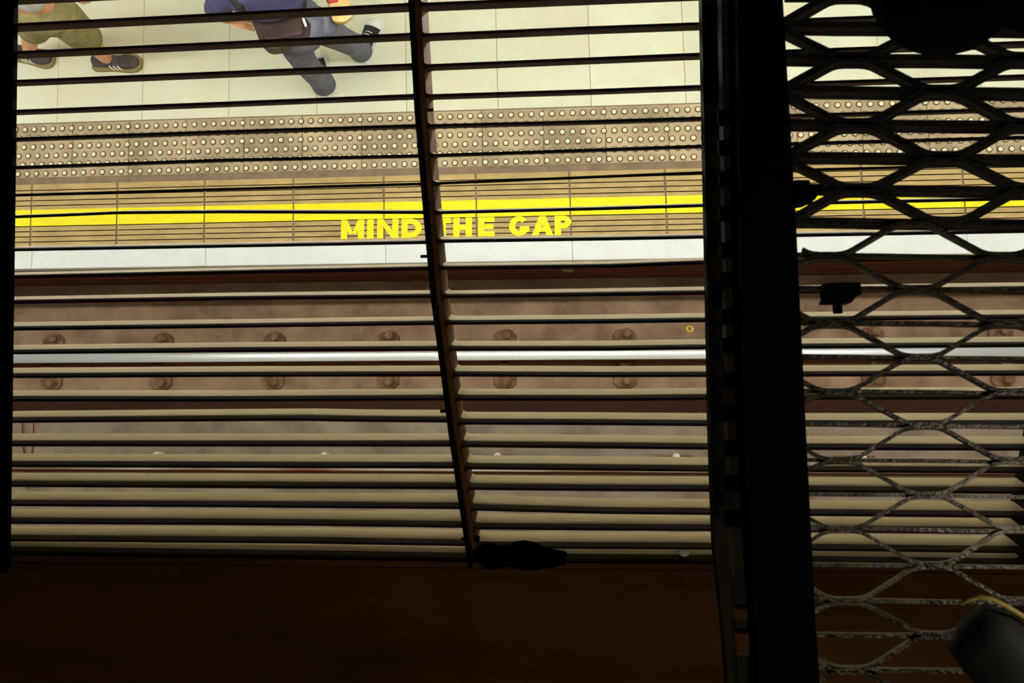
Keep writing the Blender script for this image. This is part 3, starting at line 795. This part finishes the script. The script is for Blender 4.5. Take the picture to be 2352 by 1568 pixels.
def head(parent, c, facing, hair='hair'):
    c = Vector(c); f_ = Vector(facing).normalized(); up = Vector((0, 0, 1)); sd = f_.cross(up)
    b = MB(); nu, nv = 18, 14
    for j in range(nv + 1):
        th = math.pi * j / nv
        for i in range(nu):
            a = 2*math.pi*i/nu
            z = math.cos(th); rr = math.sin(th)
            fx = math.cos(a); fy = math.sin(a)
            k = 1.0 - (.22 * max(0, -z) if fx < .2 else .05 * max(0, -z))
            nose = .018 * math.exp(-((fy/.18)**2)) * math.exp(-(((z+.12)/.2)**2)) if fx > 0 else 0
            eye = -.007 * math.exp(-(((abs(fy)-.38)/.16)**2)) * math.exp(-(((z-.08)/.13)**2)) if fx > 0 else 0
            mo = .005 * math.exp(-((fy/.3)**2)) * math.exp(-(((z+.5)/.09)**2)) if fx > 0 else 0
            b.v.append(tuple(c + f_ * (fx * rr * .098 * k + nose + eye + mo) + sd * (fy * rr * .076 * k) + up * (z * .118)))
    for j in range(nv):
        for i in range(nu): b.f.append((j*nu + i, j*nu + (i+1) % nu, (j+1)*nu + (i+1) % nu, (j+1)*nu + i)); b.m.append(0)
    h = b.build('head', 'skin', parent, smooth=True)
    for s in (-1, 1):
        lump('ear', c + sd * (s * .079) - f_ * .005, (.016, .012, .028), 11, 'skin', h, 10, 6)
        lump('eye', c + f_ * .084 + sd * (s * .031) + up * .01, (.011, .011, .009), 4, 'white', h, 10, 6)
    b = MB()
    for j in range(8):
        th = math.pi * .62 * j / 7
        for i in range(nu):
            a = 2*math.pi*i/nu; fx = math.cos(a); fy = math.sin(a)
            t2 = min(th, math.pi * (.30 if fx > .25 else .62)); z = math.cos(t2); rr = math.sin(t2)
            b.v.append(tuple(c + f_ * (fx * rr * .107) + sd * (fy * rr * .084) + up * (z * .128)))
    for j in range(7):
        for i in range(nu): b.f.append((j*nu + i, j*nu + (i+1) % nu, (j+1)*nu + (i+1) % nu, (j+1)*nu + i)); b.m.append(0)
    b.build('hair', hair, h, smooth=True)

# --- person standing with a shoulder bag, seen from above and behind
p1 = empty('person', 'person in navy shirt and grey trousers standing with a dark shoulder bag and paper bag', 'person', (0, 0, 0))
hipc = P(690, 60, .95)
La, Ra = P(742, 190, .06), P(828, 114, .06)
Lk, Rk = P(700, 143, .50), P(782, 86, .50)
Lh, Rh = P(670, 82, .88), P(728, 56, .88)
chest = P(622, -22, 1.28); neck = P(575, -95, 1.50)
Ls, Rs = P(520, -20, 1.40), P(690, -100, 1.40)
Le, Re = P(494, 26, 1.13), P(745, -48, 1.13)
Lw, Rw = P(524, 46, 1.0), P(772, -2, .93)
J = [(P(690, 70, .84), .04), (Lh, .045), (Lk, .032), (La, .026), (Rh, .045), (Rk, .032), (Ra, .028), (chest, .07), (neck, .055), (neck + Vector((-.01, .0, .09)), .055), (Ls, .06), (Le, .042), (Lw, .03), (Rs, .06), (Re, .042), (Rw, .03)]
E = [(0,1),(1,2),(2,3),(0,4),(4,5),(5,6),(0,7),(7,8),(8,9),(7,10),(10,11),(11,12),(7,13),(13,14),(14,15)]
J2, E2 = hand(Lw, P(566, 52, .97) - P(524, 46, 1.0), (0, 1, .3), None, s=1.0); join_body(J, E, J2, E2, 12)
J2, E2 = hand(Rw, P(784, 30, .82) - P(772, -2, .93), (-1, .3, 0), None, s=1.0); join_body(J, E, J2, E2, 15)
skinned('body', J, E, 'skin', p1, 2)
head(p1, neck + Vector((-.02, .01, .21)), (-.35, .9, -.1))
# trousers: hips, thighs, wide straight hems over the shoes
def mid(a, b_, t): return a.lerp(b_, t)
tr = MB()
tr.tube([P(672, 34, 1.06), P(676, 44, 1.02), P(684, 58, .96), P(690, 70, .90), P(692, 80, .83)], [.125, .145, .15, .135, .07], 18)
tr.tube([P(672, 62, .98), P(668, 82, .87), P(682, 112, .69), P(700, 143, .50), P(720, 166, .31), P(735, 179, .14), P(744, 195, .045)], [.075, .094, .086, .075, .072, .078, .080], 18)
tr.tube([P(722, 44, .98), P(734, 60, .87), P(758, 74, .69), P(782, 88, .50), P(806, 100, .31), P(821, 106, .14), P(829, 117, .05)], [.075, .094, .086, .075, .072, .076, .077], 18)
tr.build('trousers', 'denim', p1, smooth=True)
SJ = [(P(654, 16, 1.09), (.15, .12)), (chest, (.19, .145)), (P(600, -55, 1.42), (.15, .11)), (neck - Vector((0, 0, .04)), .075),
      (Ls, .085), (mid(Ls, Le, .6), .072), (mid(Ls, Le, 1.02), .066), (Rs, .085), (mid(Rs, Re, .6), .07), (Re, .062)]
skinned('shirt', SJ, [(0,1),(1,2),(2,3),(1,4),(4,5),(5,6),(1,7),(7,8),(8,9)], 'navy', p1, 2)
shoe(P(760, 217, 0), P(722, 126, 0), p1, 'shoe_black', 'white', .115, toecap='white', laces='white', h=.095)
shoe(P(832, 142, 0), P(868, 48, 0), p1, 'shoe_black', 'white', .115, toecap='white', laces='white', h=.095)
# shoulder bag: soft flat satchel with flap and strap, hangs on the person's left hip
def satchel(corners_top, corners_bot, z_a, z_b, name, m, parent):
    b = MB(); n = len(corners_top)
    b.v = [tuple(P(u, v, z_a)) for u, v in corners_top] + [tuple(P(u, v, z_b)) for u, v in corners_bot]
    b.f = [tuple(range(n)), tuple(range(2*n - 1, n - 1, -1))] + [(i, (i+1) % n, n + (i+1) % n, n + i) for i in range(n)]; b.m = [0] * len(b.f)
    o = b.build(name, m, parent)
    bv = o.modifiers.new('bev', 'BEVEL'); bv.width = .018; bv.segments = 3
    return o
bag = empty('shoulder_bag', 'dark brown satchel hanging at the hip of the person in navy', 'bag')
satchel([(574, 40), (690, 26), (714, 56), (708, 90), (644, 112), (614, 116), (600, 106)], [(590, 56), (696, 44), (724, 70), (716, 100), (650, 124), (624, 127), (610, 116)], 1.07, .90, 'bag_body', 'leather', bag)
satchel([(584, 42), (690, 28), (700, 78), (612, 96)], [(586, 46), (692, 32), (702, 82), (616, 100)], 1.088, 1.05, 'flap', 'leather', bag)
st_ = MB(); st_.tube([P(598, 50, 1.0), P(570, 34, 1.30), P(550, 16, 1.42), P(530, -8, 1.47), P(515, -36, 1.50), P(560, -62, 1.52), P(640, -40, 1.46), P(700, 5, 1.20), P(700, 36, 1.0)], .020, 6, squash=.35); st_.build('strap', 'shoe_black', bag)
satchel([(692, 41), (699, 40), (706, 60), (701, 63)], [(692, 42), (699, 41), (706, 61), (701, 64)], 1.10, 1.07, 'paper_slip', 'white', bag)
pb = empty('paper_bag', 'tan paper bag with red print held by the person in navy', 'bag')
satchel([(748, -6), (800, -10), (814, 34), (792, 52), (764, 50)], [(752, 4), (802, 0), (814, 40), (792, 57), (766, 57)], 1.0, .80, 'bag_body', 'paper_tan', pb)
satchel([(748, -4), (776, -8), (778, 4), (752, 8)], [(748, -2), (776, -6), (778, 6), (752, 10)], 1.012, .99, 'red_print', 'red', pb)

# --- person in shorts striding to the right at the upper left
p2 = empty('person', 'person in olive shorts and striped dark trainers striding along the platform', 'person', (0, 0, 0))
hipc = P(112, 22, .93)
La, Ra = P(247, 138, .11), P(66, 118, .12)
Lk, Rk = P(196, 84, .50), P(72, 70, .50)
Lh, Rh = P(142, 40, .87), P(96, 34, .87)
chest = P(20, -62, 1.30); neck = P(-40, -130, 1.50)
Rs, Ls = P(-20, -62, 1.40), P(60, -150, 1.40)
Re, Le = P(20, 2, 1.12), P(110, -80, 1.12)
Rw, Lw = P(100, 34, .98), P(150, -30, .95)
J = [(hipc, .09), (Lh, .07), (Lk, .058), (mid(Lk, La, .35), .056), (La, .04), (Rh, .085), (Rk, .058), (mid(Rk, Ra, .35), .056), (Ra, .04), (chest, .10), (neck, .055), (neck + Vector((.01, 0, .09)), .055), (Ls, .06), (Le, .042), (Lw, .03), (Rs, .06), (Re, .048), (Rw, .034)]
E = [(0,1),(1,2),(2,3),(3,4),(0,5),(5,6),(6,7),(7,8),(0,9),(9,10),(10,11),(9,12),(12,13),(13,14),(9,15),(15,16),(16,17)]
J2, E2 = hand(Rw, P(138, 48, .92) - P(100, 34, .98), (0, 1, .2), None, s=1.05); join_body(J, E, J2, E2, 17)
J2, E2 = hand(Lw, (.5, -.3, -.8), (1, .3, 0), None); join_body(J, E, J2, E2, 14)
skinned('body', J, E, 'skin', p2, 2)
head(p2, neck + Vector((.03, .0, .21)), (1, 0, -.05))
tr = MB()
tr.tube([P(92, 2, 1.04), P(104, 14, .97), P(114, 26, .90), P(120, 36, .82)], [.14, .155, .145, .08], 18)
tr.tube([P(130, 24, .97), P(146, 42, .86), P(172, 66, .68), P(196, 86, .50)], [.09, .112, .104, .100], 18)
tr.tube([P(84, 18, .97), P(90, 34, .86), P(82, 52, .70), P(76, 64, .56)], [.09, .110, .102, .096], 18)
tr.build('shorts', 'olive', p2, smooth=True)
SJ = [(P(98, 6, 1.0), (.17, .135)), (chest, (.20, .15)), (P(-10, -90, 1.42), (.15, .11)), (neck - Vector((0, 0, .04)), .075),
      (Ls, .085), (mid(Ls, Le, .7), .07), (Rs, .085), (mid(Rs, Re, .7), .07)]
skinned('shirt', SJ, [(0,1),(1,2),(2,3),(1,4),(4,5),(1,6),(6,7)], 'pale_top', p2, 2)
shoe(P(222, 147, 0), P(325, 148, 0), p2, 'shoe_dark', 'sole_tan', .105, stripes=True, h=.078)
shoe(P(28, 122, 0.0), P(124, 142, 0), p2, 'shoe_dark', 'sole_tan', .105, stripes=True, h=.09)
